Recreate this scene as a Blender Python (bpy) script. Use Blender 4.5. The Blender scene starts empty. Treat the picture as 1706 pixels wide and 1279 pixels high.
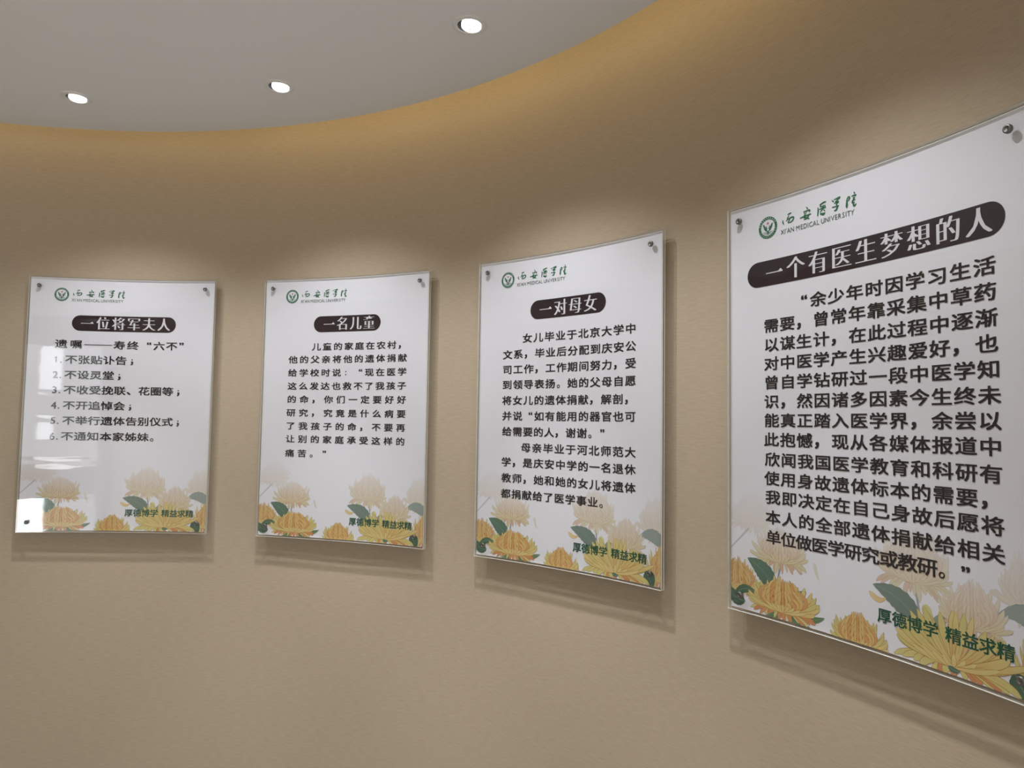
import bpy, bmesh, math, random
from mathutils import Vector, Matrix
scn = bpy.context.scene
COL = scn.collection
PI = math.pi
CAM_H = 1.5                                   # eye height above the floor

# ---------------------------------------------------------------- camera, exposure, light
cam_data = bpy.data.cameras.new('camera')
cam_data.sensor_width = 36.0
cam_data.lens = 1191.4 / 1706 * 36
cam_data.clip_start = 0.02
cam = bpy.data.objects.new('camera', cam_data)
COL.objects.link(cam)
pitch, roll = 0.05711, 0.01612
fw = Vector((0, math.cos(pitch), math.sin(pitch)))
up0 = Vector((0, -math.sin(pitch), math.cos(pitch)))
rt = Vector((1, 0, 0)) * math.cos(roll) + up0 * math.sin(roll)
up = up0 * math.cos(roll) - Vector((1, 0, 0)) * math.sin(roll)
cam.matrix_world = Matrix(((rt.x, up.x, -fw.x, 0), (rt.y, up.y, -fw.y, 0), (rt.z, up.z, -fw.z, CAM_H), (0, 0, 0, 1)))
scn.camera = cam
scn.view_settings.view_transform = 'Standard'
scn.view_settings.look = 'None'
scn.view_settings.gamma = 1
scn.view_settings.use_curve_mapping = False
scn.view_settings.exposure = 0.0
scn.cycles.caustics_reflective = False
scn.cycles.caustics_refractive = False
scn.cycles.transparent_max_bounces = 24
world = bpy.data.worlds.new('world')
scn.world = world
world.use_nodes = True
world.node_tree.nodes['Background'].inputs[0].default_value = (0.6, 0.7, 0.8, 1)
world.node_tree.nodes['Background'].inputs[1].default_value = 0.3

# layout of the round room (metres), axis of the curved wall at (CX, CY)
CX, CY = -1.1831, 0.3840
R_WALL = 2.018                                # wall surface
R_FACE = 1.9878                               # front face of the sign panels
R_CEIL = 1.8475                               # edge of the lowered ceiling
Z_CEIL = CAM_H + 0.9147
Z_TOP = CAM_H + 0.4653                        # top of the panels
PW, PH = 0.600, 0.8375                        # panel size
PANEL_TH = (-0.05669, 0.33410, 0.72707, 1.12002)
LAMP_TH = (-0.047, 0.336, 0.726, 1.118)
R_LAMP = 1.615
TH0, TH1 = -1.30, PI / 2
X_L, X_R = CX + R_WALL * math.sin(TH0), CX + R_WALL * math.sin(TH1)
Y_BACK = -2.30
Z_SLOT = Z_CEIL + 0.26                        # upper ceiling over the light cove

BEAM_W = 84.0                                # narrow beam of each downlight
SPILL_W = 31.0                                # its wide spill
FILL_SPOT_W = 112.0                                # fill spots added behind the camera
COVE_W = 0.31
FILL_PANE = 5.9  # glow of the unseen panes added for fill
WINDOW_SMALL = 6.0
WINDOW_DIM = 1.1

def cyl(th, r, z):
    return Vector((CX + r * math.sin(th), CY + r * math.cos(th), z))

def area_light(name, loc, direction, sx, sy, watts, color):
    d = bpy.data.lights.new(name, 'AREA')
    d.shape = 'RECTANGLE'
    d.size, d.size_y = sx, sy
    d.energy = watts
    d.color = color
    o = bpy.data.objects.new(name, d)
    COL.objects.link(o)
    o.location = loc
    o.rotation_euler = Vector(direction).to_track_quat('-Z', 'Y').to_euler()
    return o

# warm LED strip in the cove above the ceiling edge, in lengths along the curve
for k, (th, w) in enumerate(((-0.57, .8), (-0.35, .75), (-0.13, .7), (0.09, .75), (0.31, .95), (0.53, 1.0), (0.75, .9), (0.97, .9), (1.19, .5), (1.41, .1))):
    p = cyl(th, R_CEIL - 0.01, Z_CEIL + 0.11)
    area_light('cove_led', p, (math.sin(th), math.cos(th), -0.25), 0.42, 0.02, COVE_W * w, (1.0, 0.77, 0.38))

def spot_light(name, loc, watts, deg, tilt=0.0, parent=None):
    d = bpy.data.lights.new(name, 'SPOT')
    d.energy = watts
    d.color = (0.935, 0.965, 1.0)
    d.spot_size = math.radians(deg)
    d.spot_blend = 1.0
    d.shadow_soft_size = 0.018
    o = bpy.data.objects.new(name, d)
    COL.objects.link(o)
    o.parent = parent
    o.location = loc
    o.rotation_euler = (math.radians(tilt), 0, 0)
    return o

# unseen spots added behind the camera; their floor bounce lifts the ceiling
for x, y in ((-2.4, -1.6), (-1.3, -1.6), (-2.4, -0.5), (-1.3, -0.5)):
    spot_light('room_downlight', (x, y, Z_CEIL - 0.02), FILL_SPOT_W, 100)

# ---------------------------------------------------------------- helpers
def s2l(c):
    return c / 12.92 if c <= 0.04045 else ((c + 0.055) / 1.055) ** 2.4
def rgb(r, g, b):
    return (s2l(r / 255), s2l(g / 255), s2l(b / 255))

def new_mat(name):
    m = bpy.data.materials.new(name)
    m.use_nodes = True
    return m, m.node_tree, m.node_tree.nodes['Principled BSDF']

def mat(name, color, rough=0.5, metal=0.0, emit=0.0, emit_col=None, spec=0.5):
    m, nt, b = new_mat(name)
    b.inputs['Base Color'].default_value = (*color, 1)
    b.inputs['Roughness'].default_value = rough
    b.inputs['Metallic'].default_value = metal
    b.inputs['Specular IOR Level'].default_value = spec
    if emit:
        b.inputs['Emission Color'].default_value = (*(emit_col or color), 1)
        b.inputs['Emission Strength'].default_value = emit
    return m

def link(name, me, m=None, parent=None, smooth=False):
    o = bpy.data.objects.new(name, me)
    COL.objects.link(o)
    if m is not None and not me.materials:
        me.materials.append(m)
    if parent is not None:
        o.parent = parent
    if smooth:
        for p in me.polygons:
            p.use_smooth = True
    return o

def mesh_from(name, verts, faces, m=None, parent=None, smooth=False):
    me = bpy.data.meshes.new(name)
    me.from_pydata([tuple(v) for v in verts], [], faces)
    me.update()
    return link(name, me, m, parent, smooth)

def structure(o):
    o['kind'] = 'structure'
    return o

def thing(o, label, cat, group=None):
    o['label'] = label
    o['category'] = cat
    if group:
        o['group'] = group
    return o

def box_data(V, F, x0, x1, y0, y1, z0, z1):
    b = len(V)
    V += [(x0, y0, z0), (x1, y0, z0), (x1, y1, z0), (x0, y1, z0), (x0, y0, z1), (x1, y0, z1), (x1, y1, z1), (x0, y1, z1)]
    F += [(b, b + 3, b + 2, b + 1), (b + 4, b + 5, b + 6, b + 7), (b, b + 1, b + 5, b + 4), (b + 1, b + 2, b + 6, b + 5), (b + 2, b + 3, b + 7, b + 6), (b + 3, b, b + 4, b + 7)]

def lathe(profile, n=40):
    """profile of (radius, height) revolved round Z"""
    V, F = [], []
    for r, z in profile:
        for k in range(n):
            a = 2 * PI * k / n
            V.append((r * math.cos(a), r * math.sin(a), z))
    for j in range(len(profile) - 1):
        for k in range(n):
            k2 = (k + 1) % n
            F.append((j * n + k, j * n + k2, (j + 1) * n + k2, (j + 1) * n + k))
    return V, F

# ---------------------------------------------------------------- materials
def wallpaper():
    m, nt, b = new_mat('beige_wallpaper')
    N, L = nt.nodes, nt.links
    b.inputs['Roughness'].default_value = 0.62
    b.inputs['Specular IOR Level'].default_value = 0.28
    tc = N.new('ShaderNodeUVMap')
    mp = N.new('ShaderNodeMapping')
    mp.inputs['Scale'].default_value = (38, 330, 1)
    L.new(tc.outputs[0], mp.inputs[0])
    n1 = N.new('ShaderNodeTexNoise')
    n1.inputs['Scale'].default_value = 1.0
    n1.inputs['Detail'].default_value = 3.0
    L.new(mp.outputs[0], n1.inputs['Vector'])
    n2 = N.new('ShaderNodeTexNoise')
    n2.inputs['Scale'].default_value = 420
    n2.inputs['Detail'].default_value = 2
    L.new(tc.outputs[0], n2.inputs['Vector'])
    mx = N.new('ShaderNodeMix')
    mx.inputs[0].default_value = 0.3
    L.new(n1.outputs[0], mx.inputs[2])
    L.new(n2.outputs[0], mx.inputs[3])
    cr = N.new('ShaderNodeValToRGB')
    cr.color_ramp.elements[0].position = 0.32
    cr.color_ramp.elements[0].color = (*WALL_A, 1)
    cr.color_ramp.elements[1].position = 0.68
    cr.color_ramp.elements[1].color = (*WALL_B, 1)
    L.new(mx.outputs[0], cr.inputs[0])
    L.new(cr.outputs[0], b.inputs['Base Color'])
    bp = N.new('ShaderNodeBump')
    bp.inputs['Strength'].default_value = 0.10
    bp.inputs['Distance'].default_value = 0.0006
    L.new(mx.outputs[0], bp.inputs['Height'])
    L.new(bp.outputs[0], b.inputs['Normal'])
    return m
WALL_A = (0.400, 0.322, 0.232)
WALL_B = (0.465, 0.378, 0.275)
M_WALL = wallpaper()

def plaster():
    m, nt, b = new_mat('white_ceiling_paint')
    N, L = nt.nodes, nt.links
    b.inputs['Base Color'].default_value = (0.86, 0.855, 0.835, 1)
    b.inputs['Roughness'].default_value = 0.9
    b.inputs['Specular IOR Level'].default_value = 0.15
    tc = N.new('ShaderNodeTexCoord')
    # a few dark specks in the paint
    vo = N.new('ShaderNodeTexVoronoi')
    vo.inputs['Scale'].default_value = 3.1
    L.new(tc.outputs['Object'], vo.inputs['Vector'])
    lt = N.new('ShaderNodeMath')
    lt.operation = 'LESS_THAN'
    lt.inputs[1].default_value = 0.009
    L.new(vo.outputs['Distance'], lt.inputs[0])
    mx = N.new('ShaderNodeMix')
    mx.data_type = 'RGBA'
    mx.inputs[6].default_value = (0.86, 0.855, 0.835, 1)
    mx.inputs[7].default_value = (0.10, 0.09, 0.08, 1)
    L.new(lt.outputs[0], mx.inputs[0])
    L.new(mx.outputs[2], b.inputs['Base Color'])
    no = N.new('ShaderNodeTexNoise')
    no.inputs['Scale'].default_value = 180
    L.new(tc.outputs['Object'], no.inputs['Vector'])
    bp = N.new('ShaderNodeBump')
    bp.inputs['Strength'].default_value = 0.05
    bp.inputs['Distance'].default_value = 0.001
    L.new(no.outputs[0], bp.inputs['Height'])
    L.new(bp.outputs[0], b.inputs['Normal'])
    return m
M_CEIL = plaster()

def floor_mat():
    m, nt, b = new_mat('grey_floor_tile')
    N, L = nt.nodes, nt.links
    tc = N.new('ShaderNodeTexCoord')
    br = N.new('ShaderNodeTexBrick')
    br.offset = 0
    br.inputs['Color1'].default_value = (0.22, 0.213, 0.202, 1)
    br.inputs['Color2'].default_value = (0.28, 0.272, 0.258, 1)
    br.inputs['Mortar'].default_value = (0.12, 0.115, 0.11, 1)
    br.inputs['Scale'].default_value = 1.0
    br.inputs['Mortar Size'].default_value = 0.003
    br.inputs['Brick Width'].default_value = 0.8
    br.inputs['Row Height'].default_value = 0.8
    L.new(tc.outputs['Object'], br.inputs['Vector'])
    L.new(br.outputs[0], b.inputs['Base Color'])
    b.inputs['Roughness'].default_value = 0.35
    return m
M_FLOOR = floor_mat()

def acrylic():
    """clear sheet: see-through, mirror-like by the angle of view, very slightly wavy"""
    m, nt, b = new_mat('clear_acrylic')
    N, L = nt.nodes, nt.links
    N.remove(b)
    out = N['Material Output']
    tr = N.new('ShaderNodeBsdfTransparent')
    tr.inputs[0].default_value = (0.985, 0.985, 0.990, 1)
    gl = N.new('ShaderNodeBsdfGlossy')
    gl.inputs['Color'].default_value = (1, 1, 1, 1)
    gl.inputs['Roughness'].default_value = 0.03
    # Schlick reflectance from the angle of view, the same from both sides of the face
    ge = N.new('ShaderNodeNewGeometry')
    def math(op, a, b=None):
        n = N.new('ShaderNodeMath')
        n.operation = op
        n.use_clamp = op != 'POWER'
        for k, x in enumerate((a, b)):
            if x is None:
                continue
            if isinstance(x, (int, float)):
                n.inputs[k].default_value = x
            else:
                L.new(x, n.inputs[k])
        return n.outputs[0]
    dt = N.new('ShaderNodeVectorMath')
    dt.operation = 'DOT_PRODUCT'
    L.new(ge.outputs['Normal'], dt.inputs[0])
    L.new(ge.outputs['Incoming'], dt.inputs[1])
    fres = math('ADD', 0.035, math('MULTIPLY', 0.965, math('POWER', math('SUBTRACT', 1.0, math('ABSOLUTE', dt.outputs['Value'])), 5.0)))
    tc = N.new('ShaderNodeTexCoord')
    mp = N.new('ShaderNodeMapping')
    mp.inputs['Scale'].default_value = (5, 5, 30)
    L.new(tc.outputs['Object'], mp.inputs[0])
    no = N.new('ShaderNodeTexNoise')
    no.inputs['Scale'].default_value = 1.0
    no.inputs['Detail'].default_value = 1.0
    L.new(mp.outputs[0], no.inputs['Vector'])
    bp = N.new('ShaderNodeBump')
    bp.inputs['Strength'].default_value = 0.25
    bp.inputs['Distance'].default_value = 0.0012
    L.new(no.outputs[0], bp.inputs['Height'])
    L.new(bp.outputs[0], gl.inputs['Normal'])
    mx = N.new('ShaderNodeMixShader')
    L.new(fres, mx.inputs[0])
    L.new(tr.outputs[0], mx.inputs[1])
    L.new(gl.outputs[0], mx.inputs[2])
    L.new(mx.outputs[0], out.inputs['Surface'])
    return m
M_ACRYL = acrylic()

def acrylic_inner():
    m, nt, b = new_mat('clear_acrylic_inner_face')
    tr = nt.nodes.new('ShaderNodeBsdfTransparent')
    tr.inputs[0].default_value = (0.99, 0.99, 0.992, 1)
    nt.links.new(tr.outputs[0], nt.nodes['Material Output'].inputs['Surface'])
    nt.nodes.remove(b)
    return m
M_ACRYL_IN = acrylic_inner()

def acrylic_edge():
    """sawn edge of the sheet: frosted, faintly green, half see-through"""
    m, nt, b = new_mat('frosted_acrylic_edge')
    N, L = nt.nodes, nt.links
    b.inputs['Base Color'].default_value = (0.86, 0.86, 0.78, 1)
    b.inputs['Roughness'].default_value = 0.35
    tr = N.new('ShaderNodeBsdfTransparent')
    tr.inputs[0].default_value = (0.85, 0.9, 0.82, 1)
    mx = N.new('ShaderNodeMixShader')
    mx.inputs[0].default_value = 0.85
    L.new(tr.outputs[0], mx.inputs[1])
    L.new(b.outputs[0], mx.inputs[2])
    L.new(mx.outputs[0], N['Material Output'].inputs['Surface'])
    return m
M_EDGE = acrylic_edge()

M_PAPER = mat('white_print_film', (0.80, 0.795, 0.825), 0.5, spec=0.2)
M_BLACK = mat('black_ink', (0.020, 0.017, 0.022), 0.6, spec=0.15)
M_BANNER = mat('dark_maroon_ink', (0.026, 0.015, 0.019), 0.6, spec=0.15)
M_WHITE_INK = mat('white_ink', (0.74, 0.72, 0.74), 0.6, spec=0.15)
M_GREEN = mat('green_ink', (0.012, 0.135, 0.055), 0.6, spec=0.15)
M_MOTTO = mat('dark_green_ink', (0.006, 0.085, 0.048), 0.6, spec=0.15)
M_GREY_INK = mat('grey_green_ink', (0.085, 0.13, 0.10), 0.6, spec=0.15)
M_RED = mat('red_ink', (0.42, 0.06, 0.05), 0.6, spec=0.15)

def flower_ink():
    m, nt, b = new_mat('flower_ink')
    a = nt.nodes.new('ShaderNodeAttribute')
    a.attribute_name = 'ink'
    nt.links.new(a.outputs['Color'], b.inputs['Base Color'])
    b.inputs['Roughness'].default_value = 0.6
    b.inputs['Specular IOR Level'].default_value = 0.15
    return m
M_FLOWER = flower_ink()

def brushed():
    m, nt, b = new_mat('brushed_steel')
    N, L = nt.nodes, nt.links
    b.inputs['Base Color'].default_value = (0.20, 0.195, 0.185, 1)
    b.inputs['Metallic'].default_value = 1.0
    no = N.new('ShaderNodeTexNoise')
    no.inputs['Scale'].default_value = 900
    mr = N.new('ShaderNodeMapRange')
    mr.inputs[3].default_value = 0.35
    mr.inputs[4].default_value = 0.5
    L.new(no.outputs[0], mr.inputs[0])
    L.new(mr.outputs[0], b.inputs['Roughness'])
    return m
M_STEEL = brushed()
M_TRIM = mat('pale_lamp_trim', (0.80, 0.79, 0.76), 0.45)
M_CAN = mat('black_lamp_interior', (0.008, 0.008, 0.009), 0.6)
M_LENS = mat('lit_lamp_lens', (1, 1, 1), 0.4, emit=4.5, emit_col=(1.0, 0.98, 0.96))
M_RIB = mat('lens_divider', (0.45, 0.47, 0.48), 0.4, emit=0.55, emit_col=(0.9, 0.95, 1.0))
M_FRAME = mat('grey_window_frame', (0.55, 0.55, 0.55), 0.4)
M_DAY = mat('bright_daylight_pane', (0.8, 0.8, 0.8), 0.4, emit=WINDOW_SMALL, emit_col=(0.93, 0.96, 1.0))
M_DAY_LOW = mat('sunlit_low_pane', (0.8, 0.8, 0.8), 0.4, emit=14.0, emit_col=(0.95, 0.97, 1.0))
M_DAY_DIM = mat('blind_covered_pane', (0.8, 0.8, 0.8), 0.6, emit=WINDOW_DIM, emit_col=(0.93, 0.96, 1.0))
M_FILL_PANE = mat('added_fill_pane', (0.8, 0.8, 0.8), 0.4, emit=FILL_PANE, emit_col=(0.95, 0.97, 1.0))

# ---------------------------------------------------------------- setting
def wall_mesh(name, pts, z0, z1):
    """vertical wall along pts, UV in metres, normals towards the room"""
    V, F, uv, s = [], [], [], 0.0
    for k, p in enumerate(pts):
        if k:
            s += (Vector(p) - Vector(pts[k - 1])).length
        V += [(p[0], p[1], z0), (p[0], p[1], z1)]
        uv += [(s, z0), (s, z1)]
    for k in range(len(pts) - 1):
        F.append((2 * k, 2 * k + 1, 2 * k + 3, 2 * k + 2))
    me = bpy.data.meshes.new(name)
    me.from_pydata(V, [], F)
    l = me.uv_layers.new(name='UVMap')
    for lp in me.loops:
        l.data[lp.index].uv = uv[lp.vertex_index]
    me.update()
    o = link(name, me, M_WALL, smooth=True)
    sm = o.modifiers.new('thickness', 'SOLIDIFY')
    sm.thickness = 0.08
    sm.offset = 1
    sm.use_rim = False
    return structure(o)

NA = 220
arc = [(CX + R_WALL * math.sin(TH0 + (TH1 - TH0) * k / NA), CY + R_WALL * math.cos(TH0 + (TH1 - TH0) * k / NA)) for k in range(NA + 1)]
wall_mesh('wall_curved', arc, 0, Z_SLOT)
wall_mesh('wall_left', [(X_L, Y_BACK), arc[0]], 0, Z_SLOT)
wall_mesh('wall_right', [arc[-1], (X_R, Y_BACK)], 0, Z_SLOT)
wall_mesh('wall_back', [(X_R, Y_BACK), (X_L, Y_BACK)], 0, Z_SLOT)

def slab(name, outline, z0, z1, m):
    n = len(outline)
    V = [(x, y, z0) for x, y in outline] + [(x, y, z1) for x, y in outline]
    F = [tuple(range(n - 1, -1, -1)), tuple(range(n, 2 * n))]
    for k in range(n):
        k2 = (k + 1) % n
        F.append((k, k2, n + k2, n + k))
    o = mesh_from(name, V, F, m)
    bm = bmesh.new()
    bm.from_mesh(o.data)
    bmesh.ops.recalc_face_normals(bm, faces=bm.faces)
    bm.to_mesh(o.data)
    bm.free()
    return o

room_outline = [(X_L, Y_BACK), (X_R, Y_BACK)] + arc[::-1]
structure(slab('floor', room_outline, -0.1, 0.0, M_FLOOR))
structure(slab('trim_1', room_outline, Z_SLOT, Z_SLOT + 0.06, M_CEIL))         # upper ceiling that closes the cove
t1 = TH1
ceil_arc = [(CX + R_CEIL * math.sin(TH0 + (t1 - TH0) * k / NA), CY + R_CEIL * math.cos(TH0 + (t1 - TH0) * k / NA)) for k in range(NA + 1)]
ceil_outline = [(ceil_arc[0][0], Y_BACK), (ceil_arc[-1][0], Y_BACK)] + ceil_arc[::-1]
ceiling = structure(slab('ceiling', ceil_outline, Z_CEIL, Z_CEIL + 0.07, M_CEIL))

HOLE_R = 0.0290
for th in LAMP_TH:
    V, F = lathe([(HOLE_R, -0.05), (HOLE_R, 0.065)], 48)
    F.append(tuple(range(47, -1, -1)))
    F.append(tuple(range(48, 96)))
    c = mesh_from('cutter', V, F)
    c.location = cyl(th, R_LAMP, Z_CEIL)
    md = ceiling.modifiers.new('hole', 'BOOLEAN')
    md.object = c
    md.operation = 'DIFFERENCE'
    md.solver = 'EXACT'
dg = bpy.context.evaluated_depsgraph_get()
dg.update()
new_me = bpy.data.meshes.new_from_object(ceiling.evaluated_get(dg))
ceiling.modifiers.clear()
ceiling.data = new_me
for o in list(bpy.data.objects):
    if o.name.startswith('cutter'):
        bpy.data.objects.remove(o)

# window behind the camera, reflected in the left panel; plus an added fill light
def window(name, x0, x1, z0, z1, cells, mullions, origin=None, turn=0.0):
    """x runs along the wall; origin/turn place it on another wall than the back one"""
    root = bpy.data.objects.new(name, None)
    COL.objects.link(root)
    root.location = origin or ((x0 + x1) / 2, Y_BACK, z0)
    root.rotation_euler = (0, 0, turn)
    structure(root)
    V, F = [], []
    ox, oz = (x0 + x1) / 2, z0
    f = 0.05
    box_data(V, F, x0 - f - ox, x1 + f - ox, -0.001, 0.05, -f, 0)
    box_data(V, F, x0 - f - ox, x1 + f - ox, -0.001, 0.05, z1 - oz, z1 - oz + f)
    box_data(V, F, x0 - f - ox, x0 - ox, -0.001, 0.05, 0, z1 - oz)
    box_data(V, F, x1 - ox, x1 + f - ox, -0.001, 0.05, 0, z1 - oz)
    for mx in mullions:
        box_data(V, F, mx - 0.02 - ox, mx + 0.02 - ox, -0.001, 0.04, 0, z1 - oz)
    mesh_from('window_frame', V, F, M_FRAME, root)
    for (a, b, c, d, m) in cells:
        V, F = [], []
        box_data(V, F, a - ox, b - ox, -0.001, 0.012, c - oz, d - oz)
        mesh_from('window_pane', V, F, m, root)
    return root
window('window_1', -3.02, -2.36, 0.30, 2.15,
       [(-3.02, -2.90, 1.08, 2.15, M_DAY_DIM), (-2.72, -2.56, 1.74, 2.12, M_DAY), (-2.72, -2.56, 1.46, 1.74, M_DAY_DIM), (-2.68, -2.56, 1.28, 1.46, M_DAY), (-2.72, -2.68, 1.28, 1.46, M_DAY_DIM), (-2.72, -2.56, 1.12, 1.28, M_DAY_DIM), (-2.90, -2.72, 1.12, 2.15, M_DAY_DIM), (-2.56, -2.36, 1.12, 2.15, M_DAY_DIM),
        (-2.90, -2.56, 1.07, 1.10, M_DAY), (-2.64, -2.36, 0.30, 0.78, M_DAY_LOW), (-3.02, -2.64, 0.30, 0.78, M_DAY_DIM)], [])
window('added_fill_window', -0.8, 0.8, 0.75, 2.15, [(-0.8, 0, 0.75, 2.15, M_FILL_PANE), (0, 0.8, 0.75, 2.15, M_FILL_PANE)], [0], (X_R, -1.35, 0.75), PI / 2)  # unseen glowing panes in the right wall, added as fill light

# ---------------------------------------------------------------- ceiling downlights
def make_downlight():
    root = bpy.data.objects.new('downlight', None)
    COL.objects.link(root)
    V, F = lathe([(HOLE_R - 0.0008, -0.0024), (HOLE_R + 0.001, -0.0035), (0.0375, -0.0035), (0.0400, -0.0022), (0.0402, 0.0)], 56)
    mesh_from('trim_ring', V, F, M_TRIM, root, True)
    V, F = lathe([(HOLE_R - 0.0009, -0.0022), (HOLE_R - 0.0009, 0.055), (0.0005, 0.055)], 48)
    mesh_from('lamp_can', V, F, M_CAN, root, True)
    # lens is set a little towards the wall (+Y here), its room side tipped up into the can
    V, F = lathe([(0.0228, 0.006), (0.0228, -0.0005), (0.020, -0.0015), (0.0004, -0.0022)], 48)
    lens = mesh_from('lens', V, F, M_LENS, root, True)
    lens.location = (0.0002, 0.0056, -0.0005)
    lens.rotation_euler = (math.radians(-7), math.radians(-3), 0)
    V, F = [], []
    for k in range(3):
        a = 2 * PI * k / 3 + 0.5
        ca, sa = math.cos(a), math.sin(a)
        b = len(V)
        for (u, w) in ((0.003, -0.0014), (0.0135, -0.0014), (0.0135, 0.0014), (0.003, 0.0014)):
            V.append((u * ca - w * sa, u * sa + w * ca, -0.0019))
        for j in range(4):
            V.append((V[b + j][0], V[b + j][1], -0.0027))
        F += [(b + 4, b + 5, b + 6, b + 7)] + [(b + j, b + (j + 1) % 4, b + 4 + (j + 1) % 4, b + 4 + j) for j in range(4)]
    mesh_from('lens_divider', V, F, M_RIB, lens)
    return root

LAMP_LABELS = ('leftmost recessed downlight in the pale ceiling, above the panel with the numbered list',
               'middle one of the three lit recessed downlights in the pale curved ceiling',
               'nearest and largest of the three recessed downlights, at the top of the photo',
               'recessed downlight above the largest rightmost panel, beyond the top of the photo')
dl = make_downlight()
for i, th in enumerate(LAMP_TH):
    if i == 0:
        o = dl
    else:
        o = dl.copy()
        COL.objects.link(o)
        for ch in dl.children:
            if ch.type != 'MESH':
                continue
            c = ch.copy()
            COL.objects.link(c)
            c.parent = o
            for g in ch.children:
                d = g.copy()
                COL.objects.link(d)
                d.parent = c
    o.location = cyl(th, R_LAMP, Z_CEIL)
    o.rotation_euler = (0, 0, -th)
    thing(o, LAMP_LABELS[i], 'ceiling light', 'downlights in the curved ceiling')
for o, f in zip([o for o in bpy.data.objects if o.name.startswith('downlight')], (0.92, 1.08, 1.10, 0.94)):
    spot_light('downlight_beam', (0, 0.002, -0.024), BEAM_W * f, 51, 0, o)
    spot_light('downlight_spill', (0, 0.002, -0.024), SPILL_W * f, 112, 0, o)

# ---------------------------------------------------------------- sign panels
# Panel frame: X along the wall (arc length u from the middle), Z up; origin on the wall at the middle of the bottom edge.
def P(u, v, depth):
    """u, v in mm (v down from the panel top), depth in mm behind the front face"""
    r = R_FACE + depth / 1000
    a = u / 1000 / R_FACE
    return (r * math.sin(a), r * math.cos(a) - R_WALL, PH - v / 1000)

W2 = PW * 500
H1 = PH * 1000
D_PRINT = 7.8
D_FLOWER = 7.74
D_TEXT = 7.08

def sheet(name, u0, u1, v0, v1, d0, d1, mats, parent, n=40):
    """curved plate with depth d0..d1; materials: faces, edges"""
    V, F, mi, sm = [], [], [], []
    for k in range(n + 1):
        u = u0 + (u1 - u0) * k / n
        q = [P(u, v0, d0), P(u, v1, d0), P(u, v1, d1), P(u, v0, d1)]
        V += q + q                              # faces and edges keep their own points
    for k in range(n):
        a, b = 8 * k, 8 * k + 8
        F += [(a, a + 1, b + 1, b), (a + 2, a + 3, b + 3, b + 2), (a + 5, a + 6, b + 6, b + 5), (a + 7, a + 4, b + 4, b + 7)]
        mi += [0, 2 if len(mats) > 2 else 0, 1, 1]
        sm += [True, True, False, False]
    e = 8 * n
    F += [(4, 7, 6, 5), (e + 4, e + 5, e + 6, e + 7)]
    mi += [1, 1]
    sm += [False, False]
    o = mesh_from(name, V, F, mats[0], parent)
    if len(mats) > 1:
        for m in mats[1:]:
            o.data.materials.append(m)
        for p, m in zip(o.data.polygons, mi):
            p.material_index = m
    for p, f in zip(o.data.polygons, sm):
        p.use_smooth = f
    return o

# --- glyphs
glyphs = {}
def glyph(ch, bold):
    key = (ch, bold)
    if key not in glyphs:
        c = bpy.data.curves.new('glyph', 'FONT')
        c.body = ch
        c.offset = bold
        c.resolution_u = 3
        o = bpy.data.objects.new('glyph', c)
        me = o.to_mesh()
        vs = [(v.co.x, v.co.y) for v in me.vertices]
        fs = [tuple(p.vertices) for p in me.polygons]
        o.to_mesh_clear()
        bpy.data.objects.remove(o)
        bpy.data.curves.remove(c)
        glyphs[key] = (vs, fs)
    return glyphs[key]

class Ink:
    def __init__(s):
        s.V, s.F, s.M = [], [], []
    def poly(s, pts, depth, mi=0):
        b = len(s.V)
        s.V += [P(u, v, depth) for u, v in pts]
        s.F.append(tuple(range(b, b + len(pts))))
        s.M.append(mi)
    def char(s, ch, u, v, sx, sy, bold, depth=D_TEXT, ink_centre=False, mi=0, xs=None):
        if xs is None and bold > 0:
            g = bold
            xs = ((0, 0), (-g, -g * 0.8), (g, -g * 0.8), (-g, g * 0.8), (g, g * 0.8))
            vs, fs = glyph(ch, 0.0)
        else:
            xs = xs or ((0, 0),)
            vs, fs = glyph(ch, bold)
        if not vs:
            return
        if ink_centre:
            xa = [p[0] for p in vs]
            ya = [p[1] for p in vs]
            cx, cy = (min(xa) + max(xa)) / 2, (min(ya) + max(ya)) / 2
        else:
            cx, cy = 0.5, 0.36
        for q, (dx, dy) in enumerate(xs):
            b = len(s.V)
            s.V += [P(u + (x - cx + dx) * sx, v - (y - cy + dy) * sy, depth - 0.01 * q) for x, y in vs]
            s.F += [tuple(b + k for k in f) for f in fs]
            s.M += [mi] * len(fs)
    def stroke(s, pts, depth, mi=0, n=6):
        """tapered brush stroke through (u, v, width)"""
        q = []
        m = len(pts)
        for k in range(m - 1):
            p0 = pts[max(k - 1, 0)]; p1 = pts[k]; p2 = pts[k + 1]; p3 = pts[min(k + 2, m - 1)]
            for j in range(n):
                t = j / n
                q.append(tuple(0.5 * (2 * b + (c - a) * t + (2 * a - 5 * b + 4 * c - d) * t * t + (3 * b - a - 3 * c + d) * t ** 3) for a, b, c, d in zip(p0, p1, p2, p3)))
        q.append(tuple(pts[-1]))
        L, Rr = [], []
        for k in range(len(q)):
            a, b = q[max(k - 1, 0)], q[min(k + 1, len(q) - 1)]
            dx, dy = b[0] - a[0], b[1] - a[1]
            l = math.hypot(dx, dy) or 1
            nx, ny = -dy / l, dx / l
            h = max(q[k][2], 0.1) * 0.62
            L.append((q[k][0] + nx * h, q[k][1] + ny * h))
            Rr.append((q[k][0] - nx * h, q[k][1] - ny * h))
        for k in range(len(q) - 1):
            s.poly([L[k], Rr[k], Rr[k + 1], L[k + 1]], depth, mi)
    def build(s, name, mats, parent):
        o = mesh_from(name, s.V, s.F, mats[0], parent)
        for m in mats[1:]:
            o.data.materials.append(m)
        for p, mi in zip(o.data.polygons, s.M):
            p.material_index = mi
        return o

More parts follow.
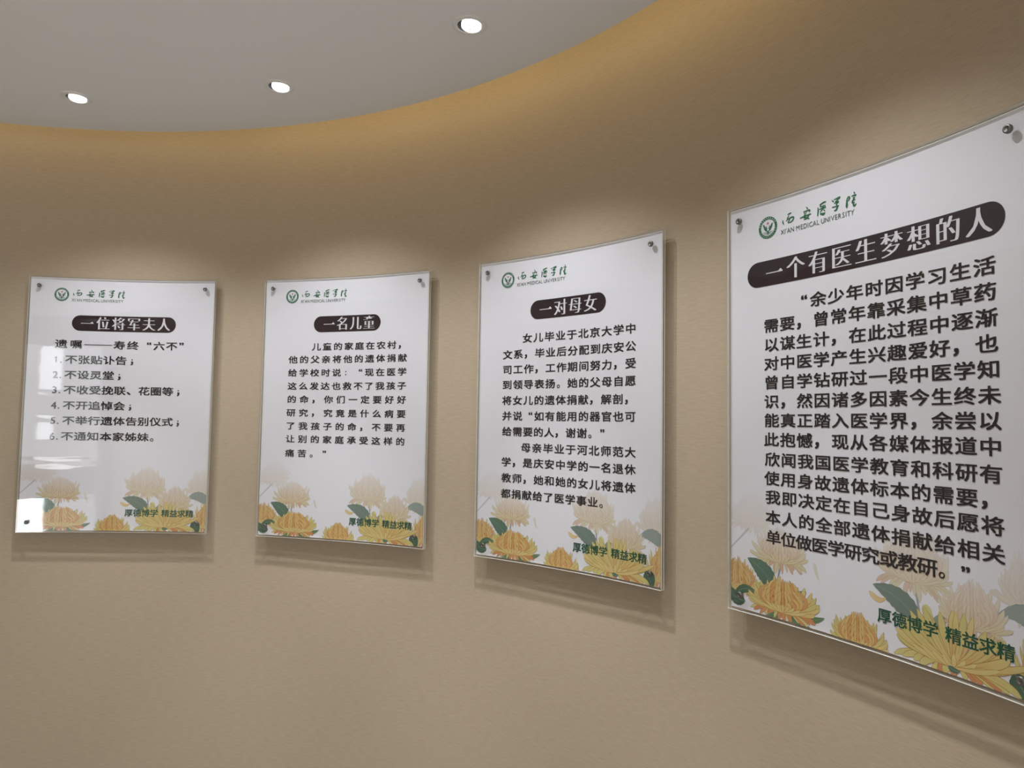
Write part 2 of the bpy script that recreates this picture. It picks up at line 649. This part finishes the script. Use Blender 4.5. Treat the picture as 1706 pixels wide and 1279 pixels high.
STROKES = [[(-156.3,42.1,0.68),(-150.8,41.0,1.53),(-146.8,40.8,0.85)],[(-166.5,50.5,0.68),(-167.0,55.0,1.53),(-164.3,59.6,0.68)],[(-159.7,53.7,0.68),(-150.0,49.9,1.36),(-142.7,49.8,1.53),(-142.0,53.4,1.53),(-147.3,57.9,1.36),(-155.0,58.9,0.68)],[(-152.7,44.6,0.68),(-155.8,48.9,1.36),(-157.3,51.5,0.68)],[(-149.6,49.0,0.68),(-151.8,54.0,1.19),(-155.5,58.4,0.85)],[(-112.7,37.7,0.85),(-109.4,42.6,1.53)],[(-118.2,44.6,1.19),(-117.3,49.8,1.02)],[(-118.0,45.7,0.68),(-107.1,45.2,1.53),(-104.8,47.0,1.53),(-107.1,49.4,0.51)],[(-112.0,46.6,0.85),(-116.8,53.5,1.36),(-118.6,56.7,1.36),(-112.5,58.9,1.36),(-105.8,62.3,1.02)],[(-105.1,52.0,0.68),(-110.7,59.3,1.53),(-119.0,61.5,0.51)],[(-127.0,56.5,1.19),(-114.2,54.8,1.7),(-101.6,53.8,1.02)],[(-86.6,45.8,1.02),(-86.3,53.6,1.7),(-87.6,62.1,1.02)],[(-83.1,42.1,1.02),(-74.2,39.5,1.7),(-68.8,38.8,1.02)],[(-78.5,41.1,0.68),(-81.6,46.2,1.36)],[(-81.1,46.3,0.85),(-69.9,46.1,1.36)],[(-83.7,50.1,1.02),(-68.9,49.6,1.36)],[(-74.6,43.4,0.68),(-76.9,51.6,1.36),(-82.4,56.3,0.51)],[(-75.2,52.0,0.68),(-71.3,56.3,1.36)],[(-82.1,59.1,1.36),(-75.3,61.1,2.55),(-71.0,59.3,1.02)],[(-56.0,40.8,0.85),(-52.3,43.9,1.36)],[(-52.0,40.5,0.68),(-39.7,39.0,1.7),(-41.0,41.2,1.02)],[(-40.7,41.0,0.85),(-47.0,44.3,1.36),(-49.0,46.9,0.68)],[(-51.6,47.7,0.85),(-42.1,46.4,1.53),(-47.4,50.1,0.85)],[(-47.4,49.5,0.85),(-44.7,55.2,1.7),(-47.5,60.8,1.87),(-52.2,61.0,0.68)],[(-56.1,53.9,1.02),(-41.2,54.3,1.36)],[(-20.8,42.6,1.02),(-24.4,47.3,1.36)],[(-21.1,42.8,0.85),(-18.7,46.0,1.53),(-22.5,51.5,0.68)],[(-24.4,47.7,1.36),(-24.9,60.4,2.38),(-25.5,61.2,0.85)],[(-9.5,37.9,1.19),(-8.2,41.4,1.36)],[(-14.7,44.4,1.02),(-6.3,44.2,1.53),(-7.5,46.4,0.68)],[(-12.6,48.5,0.85),(-8.0,48.1,1.19)],[(-14.3,52.9,0.85),(-7.2,51.8,1.36)],[(-10.2,49.6,0.85),(-13.5,56.5,1.36),(-9.0,56.2,0.85)],[(-9.0,55.5,0.85),(-11.0,60.1,1.7),(-9.1,62.8,2.04),(-4.9,60.0,0.68)]]

def disc_ring(ink, u, v, r0, r1, depth, mi, n=48):
    for k in range(n):
        a, b = 2 * PI * k / n, 2 * PI * (k + 1) / n
        pts = [(u + r1 * math.cos(a), v + r1 * math.sin(a)), (u + r1 * math.cos(b), v + r1 * math.sin(b))]
        if r0 > 0:
            pts += [(u + r0 * math.cos(b), v + r0 * math.sin(b)), (u + r0 * math.cos(a), v + r0 * math.sin(a))]
        else:
            pts.append((u, v))
        ink.poly(pts, depth, mi)

def emblem(parent, u=-203, v=57):
    k = Ink()
    disc_ring(k, u, v, 16.8, 22.3, D_TEXT, 0)
    # light marks round the ring, like small lettering
    for j in range(26):
        a = 2 * PI * j / 26
        if j % 13 in (0, 12):
            continue
        ca, sa = math.cos(a), math.sin(a)
        r, h, w = 19.6, 1.1, (0.75 if 13 < j else 0.45)
        k.poly([(u + (r - h) * ca - w * sa, v + (r - h) * sa + w * ca), (u + (r + h) * ca - w * sa, v + (r + h) * sa + w * ca),
                (u + (r + h) * ca + w * sa, v + (r + h) * sa - w * ca), (u + (r - h) * ca + w * sa, v + (r - h) * sa - w * ca)], D_TEXT - 0.05, 1)
    # two rising sprays of leaves, a small red square and the curved base lines
    for sgn in (-1, 1):
        k.stroke([(u + sgn * 0.4, v + 9.5, 1.2), (u + sgn * 3.4, v + 5.5, 1.3), (u + sgn * 5.6, v + 0.5, 0.9), (u + sgn * 9.5, v - 8, 0.5)], D_TEXT, 0)
        for (x, y, dx, dy) in ((2.6, 6.2, 4.6, -2.6), (4.4, 3.0, 5.4, -3.0), (5.6, -0.4, 5.6, -3.6), (7.0, -3.6, 4.8, -4.4), (3.6, 3.6, -1.6, -4.2), (5.2, 0.4, -1.6, -4.4)):
            k.stroke([(u + sgn * x, v + y, 0.6), (u + sgn * (x + dx * 0.55), v + y + dy * 0.35, 2.0), (u + sgn * (x + dx), v + y + dy, 0.4)], D_TEXT, 0, 4)
        k.stroke([(u + sgn * 0.5, v + 11.2, 0.9), (u + sgn * 5.5, v + 9.6, 0.8), (u + sgn * 12.5, v + 9.4, 0.5)], D_TEXT, 0)
        k.stroke([(u + sgn * 0.5, v + 13.6, 0.8), (u + sgn * 5, v + 12.6, 0.7), (u + sgn * 9.5, v + 12.4, 0.5)], D_TEXT, 0)
    k.stroke([(u, v + 5, 0.5), (u, v + 10, 1.6), (u, v + 15, 0.6)], D_TEXT, 0)
    k.poly([(u - 2.1, v - 11), (u + 2.1, v - 11), (u + 2.1, v - 6.6), (u - 2.1, v - 6.6)], D_TEXT, 2)
    for q in (-0.7, 0.7):
        k.poly([(u + q - 0.2, v - 10.6), (u + q + 0.2, v - 10.6), (u + q + 0.2, v - 7), (u + q - 0.2, v - 7)], D_TEXT - 0.05, 1)
    return k.build('emblem', [M_GREEN, M_WHITE_INK, M_RED], parent)

def logo(parent):
    k = Ink()
    for st in STROKES:
        k.stroke([(a, b, c * 1.5) for a, b, c in st], D_TEXT, 0)
    k.build('school_name', [M_GREEN], parent)
    k = Ink()
    text = "XI'AN MEDICAL UNIVERSITY"
    wid = {'I': .30, "'": .22, ' ': .20, 'M': .88, 'N': .75, 'E': .60, 'L': .57, 'C': .72, 'D': .73, 'U': .73, 'V': .68, 'S': .63, 'T': .62, 'Y': .66, 'R': .64, 'A': .68, 'X': .68}
    tot = sum(wid[c] for c in text)
    x = -172.0
    sc = 163.0 / tot
    for c in text:
        w = wid[c] * sc
        if c == "'":
            k.char(c, x + w / 2, 70.2, sc, 12.5, 0.0, ink_centre=True)
        elif c != ' ':
            k.char(c, x + w / 2, 74.0, sc, 13.5, 0.004, ink_centre=True)
        x += w
    k.build('school_name_latin', [M_GREY_INK], parent)

def banner(parent, half, v=150.5, h=26.0):
    k = Ink()
    r = h
    ns = 24
    us, hs = [], []
    for j in range(13):
        a = PI / 2 * j / 12
        us.append(-half + r - r * math.cos(a)); hs.append(r * math.sin(a))
    for j in range(1, ns):
        us.append(-half + r + (2 * half - 2 * r) * j / ns); hs.append(r)
    for j in range(12, -1, -1):
        a = PI / 2 * j / 12
        us.append(half - r + r * math.cos(a)); hs.append(r * math.sin(a))
    for j in range(len(us) - 1):
        k.poly([(us[j], v - hs[j]), (us[j], v + hs[j]), (us[j + 1], v + hs[j + 1]), (us[j + 1], v - hs[j + 1])], D_TEXT + 0.3, 0)
    return k.build('title_banner', [M_BANNER], parent)

def title(parent, text, u0, pitch, v=150.5, sx=44.0, sy=46.5):
    k = Ink()
    for i, ch in enumerate(text):
        u = u0 + pitch * i
        if ch == '一':
            k.poly([(u - 20, v + 1.4), (u - 20, v - 0.4), (u + 9, v - 0.6), (u + 15, v - 5.5), (u + 20, v - 0.4), (u + 19.4, v + 1.4)], D_TEXT - 0.15, 0)
        else:
            k.char(ch, u, v, sx, sy, -0.018, D_TEXT - 0.15, xs=((-0.046, 0), (-0.023, 0), (0, 0), (0.023, 0), (0.046, 0)))
    return k.build('title_text', [M_WHITE_INK], parent)

PUNCT_C = '，。、'
def body(parent, lines, sx, sy, bold=0.021):
    k = Ink()
    for (items, v) in lines:
        for ch, u in items:
            if ch in '“”':
                du = 7.5 if ch == '“' else -6
                k.char(ch, u + du, v - 0.28 * sy, sx * 0.95, sy * 1.05, 0.03, ink_centre=True)
            elif ch == '，':
                k.char(ch, u - 0.30 * sx, v + 0.27 * sy, sx * 1.0, sy * 1.15, 0.03, ink_centre=True)
            elif ch == '。':
                k.char(ch, u - 0.28 * sx, v + 0.27 * sy, sx * 0.9, sy * 1.1, 0.010, ink_centre=True)
            elif ch == '、':
                k.char(ch, u - 0.28 * sx, v + 0.27 * sy, sx * 1.0, sy * 1.0, 0.03, ink_centre=True)
            elif ch == '：':
                for q in (-0.13, 0.25):
                    disc_ring(k, u - 0.18 * sx, v + q * sy, 0, 2.1, D_TEXT, 0, 10)
            elif ch == '；':
                disc_ring(k, u - 0.1 * sx, v - 0.13 * sy, 0, 2.2, D_TEXT, 0, 10)
                k.char('，', u - 0.1 * sx, v + 0.27 * sy, sx * 0.9, sy * 1.1, 0.03, ink_centre=True)
            elif ch == '.':
                disc_ring(k, u, v + 0.32 * sy, 0, 2.4, D_TEXT, 0, 10)
            elif ch == '1':
                k.poly([(u - 0.8, v - 9), (u + 1.6, v - 9.6), (u + 1.6, v + 10), (u - 1.6, v + 10), (u - 1.6, v - 5), (u - 5.5, v - 3), (u - 5.5, v - 5.6)], D_TEXT, 0)
            elif ch in '23456':
                k.char(ch, u, v + 0.02 * sy, sx * 0.86, sy * 1.05, 0.020, ink_centre=True)
            elif ch == '—':
                k.poly([(u - 22.5, v - 1.0), (u + 22.5, v - 1.0), (u + 22.5, v + 1.0), (u - 22.5, v + 1.0)], D_TEXT, 0)
            else:
                k.char(ch, u, v, sx, sy, bold)
    return k.build('body_text', [M_BLACK], parent)

def row(text, u0, pitch, v):
    return ([(c, u0 + pitch * i) for i, c in enumerate(text)], v)

def motto(parent):
    k = Ink()
    for i, c in enumerate('厚德博学'):
        k.char(c, 40 + 27.4 * i, 775, 27.5, 25.5, 0.020)
    for i, c in enumerate('精益求精'):
        k.char(c, 160 + 26.8 * i, 775, 27.5, 25.5, 0.020)
    return k.build('motto_text', [M_MOTTO], parent)

# --- printed chrysanthemums
PAPER = (0.80, 0.795, 0.825)
def ink_of(c, fade):
    """screen colour printed on white film, washed out towards the film by fade"""
    l = rgb(*c)
    return tuple((0.80 * a) * (1 - fade) + p * fade for a, p in zip(l, PAPER))

N_FACET = 40                                  # facets across the curved film
U_LO, U_HI, V_LO, V_HI = -W2 + 3.0, W2 - 3.0, 2.0, H1 - 4.5

class Bloom:
    """coloured shapes laid one over another, clipped to the sheet"""
    def __init__(s):
        s.V, s.F, s.C, s.layer, s.tier = [], [], [], 0, 0
    def clip(s, pts):
        for ax, lim, sg in ((0, U_LO, 1), (0, U_HI, -1), (1, V_LO, 1), (1, V_HI, -1)):
            out = []
            for k in range(len(pts)):
                a, b = pts[k], pts[(k + 1) % len(pts)]
                ia, ib = sg * (a[ax] - lim) >= 0, sg * (b[ax] - lim) >= 0
                if ia:
                    out.append(a)
                if ia != ib:
                    t = (lim - a[ax]) / (b[ax] - a[ax])
                    out.append(tuple(p + (q - p) * t for p, q in zip(a, b)))
            pts = out
            if len(pts) < 3:
                return []
        return pts
    fade_v = None
    def poly(s, pts):
        """pts: (u, v, r, g, b)"""
        if s.fade_v:
            v0, v1, tf = s.fade_v
            q = []
            for p in pts:
                f = tf * min(1, max(0, (v1 - p[1]) / (v1 - v0)))
                q.append((p[0], p[1]) + tuple(c + (w - c) * f for c, w in zip(p[2:], PAPER)))
            pts = q
        pts = s.clip(pts)
        if not pts:
            return
        # cut at the facets of the film so that every layer stays parallel to the one below
        du = (U_HI - U_LO) / N_FACET
        k0 = max(0, int((min(p[0] for p in pts) - U_LO) / du - 1e-6))
        k1 = min(N_FACET - 1, int((max(p[0] for p in pts) - U_LO) / du - 1e-6))
        lift = (D_PRINT - D_FLOWER + 0.2 * s.tier + 0.0007 * s.layer) / 1000
        for k in range(k0, k1 + 1):
            ua, ub = U_LO + du * k, U_LO + du * (k + 1)
            q = s.cut(pts, ua, 1)
            q = s.cut(q, ub, -1) if len(q) > 2 else q
            if len(q) < 3:
                continue
            am = (ua + ub) / 2000 / R_FACE
            b = len(s.V)
            for p in q:
                f = (p[0] - ua) / du
                A, Bq = P(ua, p[1], D_PRINT), P(ub, p[1], D_PRINT)
                s.V.append((A[0] + (Bq[0] - A[0]) * f - lift * math.sin(am), A[1] + (Bq[1] - A[1]) * f - lift * math.cos(am), A[2]))
                s.C.append((p[2], p[3], p[4], 1))
            s.F.append(tuple(range(b, b + len(q))))
    def cut(s, pts, lim, sg):
        out = []
        for k in range(len(pts)):
            a, b = pts[k], pts[(k + 1) % len(pts)]
            ia, ib = sg * (a[0] - lim) >= 0, sg * (b[0] - lim) >= 0
            if ia:
                out.append(a)
            if ia != ib:
                t = (lim - a[0]) / (b[0] - a[0])
                out.append(tuple(p + (q - p) * t for p, q in zip(a, b)))
        return out
    def ribbon(s, pts, c0, c1):
        """pts: (u, v, half width); colour from c0 at the base to c1 at the tip"""
        s.layer += 1
        n = len(pts)
        L, Rr, cc = [], [], []
        for k, (x, y, h) in enumerate(pts):
            a, b = pts[max(k - 1, 0)], pts[min(k + 1, n - 1)]
            dx, dy = b[0] - a[0], b[1] - a[1]
            l = math.hypot(dx, dy) or 1
            L.append((x - dy / l * h, y + dx / l * h))
            Rr.append((x + dy / l * h, y - dx / l * h))
            t = k / (n - 1)
            cc.append(tuple(p + (q - p) * t for p, q in zip(c0, c1)))
        for k in range(n - 1):
            s.poly([L[k] + cc[k], Rr[k] + cc[k], Rr[k + 1] + cc[k + 1], L[k + 1] + cc[k + 1]])
    def petal(s, b, c, t, w, c0, c1, line, n=9, tipr=0.55):
        """curved petal from b by way of c to t, with a darker outline and a midline"""
        def path(scale, pad):
            q = []
            for k in range(n + 1):
                f = k / n
                x = (1 - f) ** 2 * b[0] + 2 * f * (1 - f) * c[0] + f * f * t[0]
                y = (1 - f) ** 2 * b[1] + 2 * f * (1 - f) * c[1] + f * f * t[1]
                prof = (math.sin(PI * min(f / 0.72, 1) / 2) ** 0.8) * (1 if f < 0.72 else max(0.0, 1 - ((f - 0.72) / 0.28) ** 2) ** tipr)
                q.append((x, y, max(0.12, 0.18 * w + 0.82 * w * prof if f < 0.99 else 0.15 * w) * scale + pad))
            return q
        s.ribbon(path(1.0, 0.22), line, line)
        s.ribbon(path(0.90, 0.0), c0, c1)
        if w > 5:
            s.ribbon([(x, y, 0.22) for x, y, h in path(1, 0)[3:-2]], line, c1)
    def build(s, name, parent):
        o = mesh_from(name, s.V, s.F, M_FLOWER, parent)
        ca = o.data.color_attributes.new('ink', 'FLOAT_COLOR', 'POINT')
        for k, c in enumerate(s.C):
            ca.data[k].color = c
        return o

def mum(B, u, v, w, h, fade, seed, dome=True, stem=None, top_fade=0.0, tier=1):
    """side view of a chrysanthemum: base at (u, v), w wide, h high"""
    rnd = random.Random(seed)
    B.tier, B.layer = tier, 0
    B.fade_v = (v - h, v, top_fade)
    def col(c):
        return ink_of(c, min(0.97, max(0.0, fade + rnd.uniform(-0.05, 0.05) * (1 - fade))))
    line = ink_of((184, 136, 64), fade)
    line2 = ink_of((172, 120, 50), fade)
    Y = (242, 208, 134); O = (234, 182, 108); RO = (222, 148, 104); G = (224, 216, 136); GY = (238, 222, 148)
    k = min(1.0, fade * 1.6 + (0.25 if top_fade else 0.0))      # washed-out blooms are printed in a duller khaki
    Y, O, RO, G, GY = (tuple(p + (q - p) * k * 0.6 for p, q in zip(c, (222, 205, 144))) for c in (Y, O, RO, G, GY))
    if stem:
        B.ribbon([(u + (stem[0] - u) * k / 5 + 0.8 * math.sin(k), v + (stem[1] - v) * k / 5, 2.4 - 0.1 * k) for k in range(6)], ink_of((124, 134, 138), fade * 0.75), ink_of((134, 140, 154), fade * 0.9))
    hw = w / 2
    # drooping lower petals
    for k in range(15):
        f = k / 14 * 2 - 1 + rnd.uniform(-0.06, 0.06)
        tip = (u + f * hw * 0.90, v + (0.30 - 0.16 * abs(f)) * h * rnd.uniform(0.6, 1.25))
        c = (u + f * hw * 0.60, v - 0.13 * h)
        a, b = (O, RO) if rnd.random() < 0.5 else (Y, G)
        B.petal((u + f * 3, v - 2), c, tip, w * 0.026 * rnd.uniform(0.7, 1.25), col(a), col(b), line)
    # long side petals that sweep out and turn up
    n = 26 if dome else 22
    order = list(range(n))
    rnd.shuffle(order)
    for k in order:
        f = k / (n - 1) * 2 - 1                              # -1 left .. 1 right
        ang = f * (88 if dome else 80) + rnd.uniform(-4, 4)
        sa, ca = math.sin(math.radians(ang)), math.cos(math.radians(ang))
        reach = rnd.uniform(0.80, 1.05)
        x = sa * hw * reach
        y = -(ca * 0.80 + 0.20) * h * reach * (0.92 if dome else 1.0)
        c = (u + x * (0.85 if dome else 0.62), v + y * (0.28 if dome else 0.30))
        a, b = ((Y, G) if rnd.random() < 0.6 else (O, GY))
        B.petal((u + sa * 2, v - 1), c, (u + x, v + y), w * 0.026 * rnd.uniform(0.8, 1.25), col(a), col(b), line)
    # the dome of in-curving petals, outer ones first
    if dome:
        for r in range(6):
            m = 13 - 2 * r
            wid = hw * (0.60 - 0.105 * r)
            for k in range(m):
                f = (k / max(1, m - 1) * 2 - 1) if m > 1 else 0
                x = f * wid * rnd.uniform(0.95, 1.05)
                top = h * (0.93 - 0.26 * f * f - 0.10 * r) * rnd.uniform(0.93, 1.05)
                c = (u + x * 1.75, v - top * 0.42)
                t = (u + x * 0.62, v - top)
                a, b = ((O, Y) if (k + r) % 3 else (RO, O))
                B.petal((u + f * 1.5, v - 2), c, t, w * 0.023 * rnd.uniform(0.85, 1.15), col(a), col(b), line2)
    # a low front row curling outward from the base
    for k in range(9):
        f = k / 8 * 2 - 1
        tip = (u + f * hw * 0.62, v - h * (0.16 + 0.06 * (1 - abs(f))) * rnd.uniform(0.7, 1.2))
        B.petal((u, v + 1), (u + f * hw * 0.30, v + 0.02 * h), tip, w * 0.017, col(Y), col(GY), line)
    B.fade_v = None

def leaf(B, base, tip, w, fade, bend=0.15, c0=(92, 122, 104), c1=(120, 148, 132)):
    """leaf blade with a toothed edge"""
    bx, by = base; tx, ty = tip
    dx, dy = tx - bx, ty - by
    px, py = -dy, dx
    n = 16
    pts = []
    for k in range(n + 1):
        f = k / n
        prof = math.sin(PI * f ** 0.8) ** 0.85
        tooth = 1.0 + 0.10 * (k % 2)
        pts.append((bx + dx * f + px * bend * math.sin(PI * f), by + dy * f + py * bend * math.sin(PI * f), 0.25 + w * prof * tooth))
    B.ribbon(pts, ink_of(c0, fade), ink_of(c1, fade))
    B.ribbon([(x, y, 0.4) for x, y, h in pts], ink_of((150, 172, 152), fade), ink_of((140, 165, 148), fade))

def flower_print(parent):
    B = Bloom()
    # palest flowers highest up, strongest along the bottom edge
    mum(B, -246, 660, 120, 72, 0.74, 1, stem=(-296, 712), top_fade=0.9, tier=0)
    mum(B, 284, 712, 124, 92, 0.52, 2, stem=(300, 760), top_fade=0.8, tier=0)
    mum(B, 94, 708, 150, 92, 0.36, 3, stem=(106, 770), top_fade=0.75, tier=0)
    B.tier, B.layer = 0, 230
    leaf(B, (304, 744), (230, 724), 15, 0.18, 0.22, (128, 148, 134), (138, 158, 144))
    leaf(B, (106, 774), (18, 726), 18, 0.05, 0.10, (112, 134, 120), (120, 142, 128))
    leaf(B, (120, 774), (148, 738), 9, 0.15, 0.1, (126, 148, 130), (134, 154, 138))
    B.petal((134, 774), (112, 754), (116, 738), 8, ink_of((220, 212, 96), 0.1), ink_of((232, 226, 130), 0.15), ink_of((190, 180, 80), 0.3))
    B.petal((42, 744), (30, 758), (11, 739), 5, ink_of((240, 202, 116), 0.1), ink_of((244, 218, 146), 0.15), ink_of((214, 165, 96), 0.3))
    B.petal((-92, 742), (-99, 728), (-101, 712), 3, ink_of((222, 224, 165), 0.4), ink_of((225, 226, 170), 0.5), ink_of((205, 206, 150), 0.5))
    mum(B, 190, 756, 118, 76, 0.28, 4, stem=(190, 800), top_fade=0.5, tier=1)
    mum(B, -178, 724, 138, 72, 0.22, 5, stem=(-184, 764), top_fade=0.75, tier=1)
    B.tier, B.layer = 1, 265
    leaf(B, (-190, 782), (-256, 728), 18, 0.0, 0.10, (94, 126, 106), (106, 138, 118))
    leaf(B, (-288, 808), (-232, 796), 8, 0.0, -0.2, (84, 118, 90), (104, 134, 100))
    leaf(B, (-262, 816), (-300, 792), 13, 0.0, -0.2, (76, 108, 88), (96, 126, 102))
    leaf(B, (-130, 816), (-80, 808), 6, 0.0, 0.1, (96, 132, 90), (116, 146, 100))
    leaf(B, (-160, 822), (-112, 832), 11, 0.0, 0.2, (90, 132, 100), (108, 148, 112))
    leaf(B, (-180, 820), (-212, 832), 8, 0.0, -0.2, (94, 134, 100), (116, 150, 112))
    leaf(B, (-140, 777), (-120, 768), 5, 0.05, 0.1, (108, 136, 108), (114, 144, 108))
    leaf(B, (252, 800), (272, 836), 16, 0.0, 0.0, (76, 110, 90), (92, 122, 98))
    mum(B, -280, 796, 116, 70, 0.04, 6, tier=1)
    mum(B, -12, 842, 116, 66, 0.0, 8, tier=2)
    mum(B, 296, 820, 96, 88, 0.06, 9, stem=(290, 834), tier=1)
    mum(B, -172, 818, 168, 70, 0.0, 7, stem=(-171, 834), tier=2)
    mum(B, 160, 820, 232, 84, 0.0, 10, dome=False, stem=(163, 836), tier=2)
    leaf(B, (150, 822), (170, 825), 4, 0.0, 0.1, (88, 124, 104), (94, 130, 108))
    return B.build('flower_print', parent)

# --- standoff screws
def screw_meshes():
    # local: axis along -Y (towards the room), origin on the front face
    def turn(V):
        return [(x, -z, y) for x, y, z in V]
    V, F = lathe([(0.0064, 0.0), (0.0066, 0.0006), (0.0066, 0.0042), (0.0060, 0.0052), (0.0030, 0.0056), (0.0028, 0.0050), (0.0004, 0.0050)], 32)
    cap = bpy.data.meshes.new('screw_cap')
    cap.from_pydata(turn(V), [], F)
    cap.materials.append(M_STEEL)
    V, F = lathe([(0.0058, -0.0110), (0.0058, -0.0302)], 28)
    sp = bpy.data.meshes.new('spacer')
    sp.from_pydata(turn(V), [], F)
    sp.materials.append(M_STEEL)
    for me in (cap, sp):
        bm = bmesh.new()
        bm.from_mesh(me)
        bmesh.ops.recalc_face_normals(bm, faces=bm.faces)
        bm.to_mesh(me)
        bm.free()
        for p in me.polygons:
            p.use_smooth = True
    return cap, sp
CAP, SPACER = screw_meshes()

def make_common(root):
    sheet('clear_sheet', -W2, W2, 0, H1, 0, 5.0, [M_ACRYL, M_EDGE], root)
    sheet('backing_sheet', -W2, W2, 0, H1, 8.3, 12.0, [M_ACRYL_IN, M_EDGE, M_ACRYL_IN], root)
    film = sheet('printed_sheet', U_LO, U_HI, V_LO, V_HI, D_PRINT, D_PRINT + 0.3, [M_PAPER], root)
    flower_print(film)
    emblem(film)
    logo(film)
    motto(film)
    for (u, v) in ((-268, 31), (268, 31), (-268, 804.5), (268, 804.5)):
        s = link('standoff_screw', CAP, None, root)
        s.location = P(u, v, 0)
        s.rotation_euler = (0, 0, -u / 1000 / R_FACE)
        link('spacer', SPACER, None, s)
    return root

def copy_common(src, root):
    film = None
    for ch in list(src.children):
        c = ch.copy()
        COL.objects.link(c)
        c.parent = root
        if ch.name.startswith('printed_sheet'):
            film = c
        for g in list(ch.children):
            d = g.copy()
            COL.objects.link(d)
            d.parent = c
    return film

def panel_root(i):
    r = bpy.data.objects.new('sign_panel', None)
    COL.objects.link(r)
    r.location = cyl(PANEL_TH[i], R_WALL, Z_TOP - PH)
    r.rotation_euler = (0, 0, -PANEL_TH[i])
    return r

roots = [panel_root(i) for i in range(4)]
make_common(roots[0])
films = [[c for c in roots[0].children if c.name.startswith('printed_sheet')][0]]
for i in (1, 2, 3):
    films.append(copy_common(roots[0], roots[i]))

PANELS = [
    dict(title=('一位将军夫人', -120, 49.6, 171.5), size=(39.0, 30.0), lines=[
        ([('遗', -197), ('嘱', -151), ('—', -104), ('—', -60), ('寿', -15), ('终', 28.6), ('“', 74), ('六', 115), ('不', 157), ('”', 196)], 222),
        ([('1', -210), ('.', -195)] + row('不张贴讣告；', -164, 39.2, 0)[0], 273),
        ([('2', -210), ('.', -195)] + row('不设灵堂；', -164, 39.3, 0)[0], 323.5),
        ([('3', -210), ('.', -195)] + row('不收受挽联、花圈等；', -164, 39.3, 0)[0], 373.5),
        ([('4', -210), ('.', -195)] + row('不开追悼会；', -164, 39.3, 0)[0], 424.5),
        ([('5', -210), ('.', -195)] + row('不举行遗体告别仪式；', -163, 39.5, 0)[0], 474.5),
        ([('6', -210), ('.', -195)] + row('不通知本家姊妹。', -165, 40.0, 0)[0], 526)]),
    dict(title=('一名儿童', -66, 48.6, 122.0), size=(33.5, 25.5), lines=[
        row('儿童的家庭在农村，', -110, 39.3, 224), row('他的父亲将他的遗体捐献', -193, 39.8, 265), row('给学校时说：“现在医学', -193, 39.8, 308),
        row('这么发达也救不了我孩子', -193, 39.8, 351), row('的命，你们一定要好好', -193, 44.3, 394), row('研究，究竟是什么病要', -194, 44.4, 437.5),
        row('了我孩子的命，不要再', -194, 44.3, 480), row('让别的家庭承受这样的', -194, 44.3, 522), row('痛苦。”', -194, 43.5, 568)]),
    dict(title=('一对母女', -72, 49.0, 124.0), size=(34.0, 26.5), lines=[
        row('女儿毕业于北京大学中', -133, 37.2, 226.5), row('文系，毕业后分配到庆安公', -200, 36.55, 269.5), row('司工作，工作期间努力，受', -200, 36.55, 311.5),
        row('到领导表扬。她的父母自愿', -200, 36.55, 354), row('将女儿的遗体捐献，解剖，', -200, 36.4, 398), row('并说“如有能用的器官也可', -199, 36.45, 441),
        row('给需要的人，谢谢。”', -198, 35.6, 484), row('母亲毕业于河北师范大', -133, 37.3, 527), row('学，是庆安中学的一名退休', -199, 36.5, 568.5),
        row('教师，她和她的女儿将遗体', -198, 36.45, 612.5), row('都捐献给了医学事业。', -199, 35.9, 656)]),
    dict(title=('一个有医生梦想的人', -188, 50.2, 254.0), size=(36.5, 29.0), lines=[
        row('“余少年时因学习生活', -126.6, 38.6, 220), row('需要，曾常年靠采集中草药', -196, 37.9, 258.5), row('以谋生计，在此过程中逐渐', -196, 38.0, 297),
        row('对中医学产生兴趣爱好，也', -196, 38.0, 335), row('曾自学钻研过一段中医学知', -196, 38.2, 373), row('识，然因诸多因素今生终未', -196, 38.2, 411),
        row('能真正踏入医学界，余尝以', -196, 38.2, 448.5), row('此抱憾，现从各媒体报道中', -197, 38.3, 486.5), row('欣闻我国医学教育和科研有', -195, 38.1, 526),
        row('使用身故遗体标本的需要，', -196, 38.2, 563.5), row('我即决定在自己身故后愿将', -194, 38.1, 600.5), row('本人的全部遗体捐献给相关', -194, 38.1, 640),
        row('单位做医学研究或教研。”', -193, 34.6, 679)]),
]
LABELS = (
    'leftmost white acrylic panel on the curved wall, with a numbered list of six short lines',
    'second white acrylic panel from the left, one short paragraph under a four-character title',
    'third white acrylic panel from the left, two paragraphs of text above printed yellow flowers',
    'rightmost and largest-looking white acrylic panel, with a long title bar and thirteen text lines',
)
for i, d in enumerate(PANELS):
    t, u0, pitch, half = d['title']
    banner(films[i], half if i else 168.0)
    title(films[i], t, u0, pitch)
    body(films[i], d['lines'], *d['size'])
    thing(roots[i], LABELS[i], 'sign', 'white acrylic panels along the curved wall')
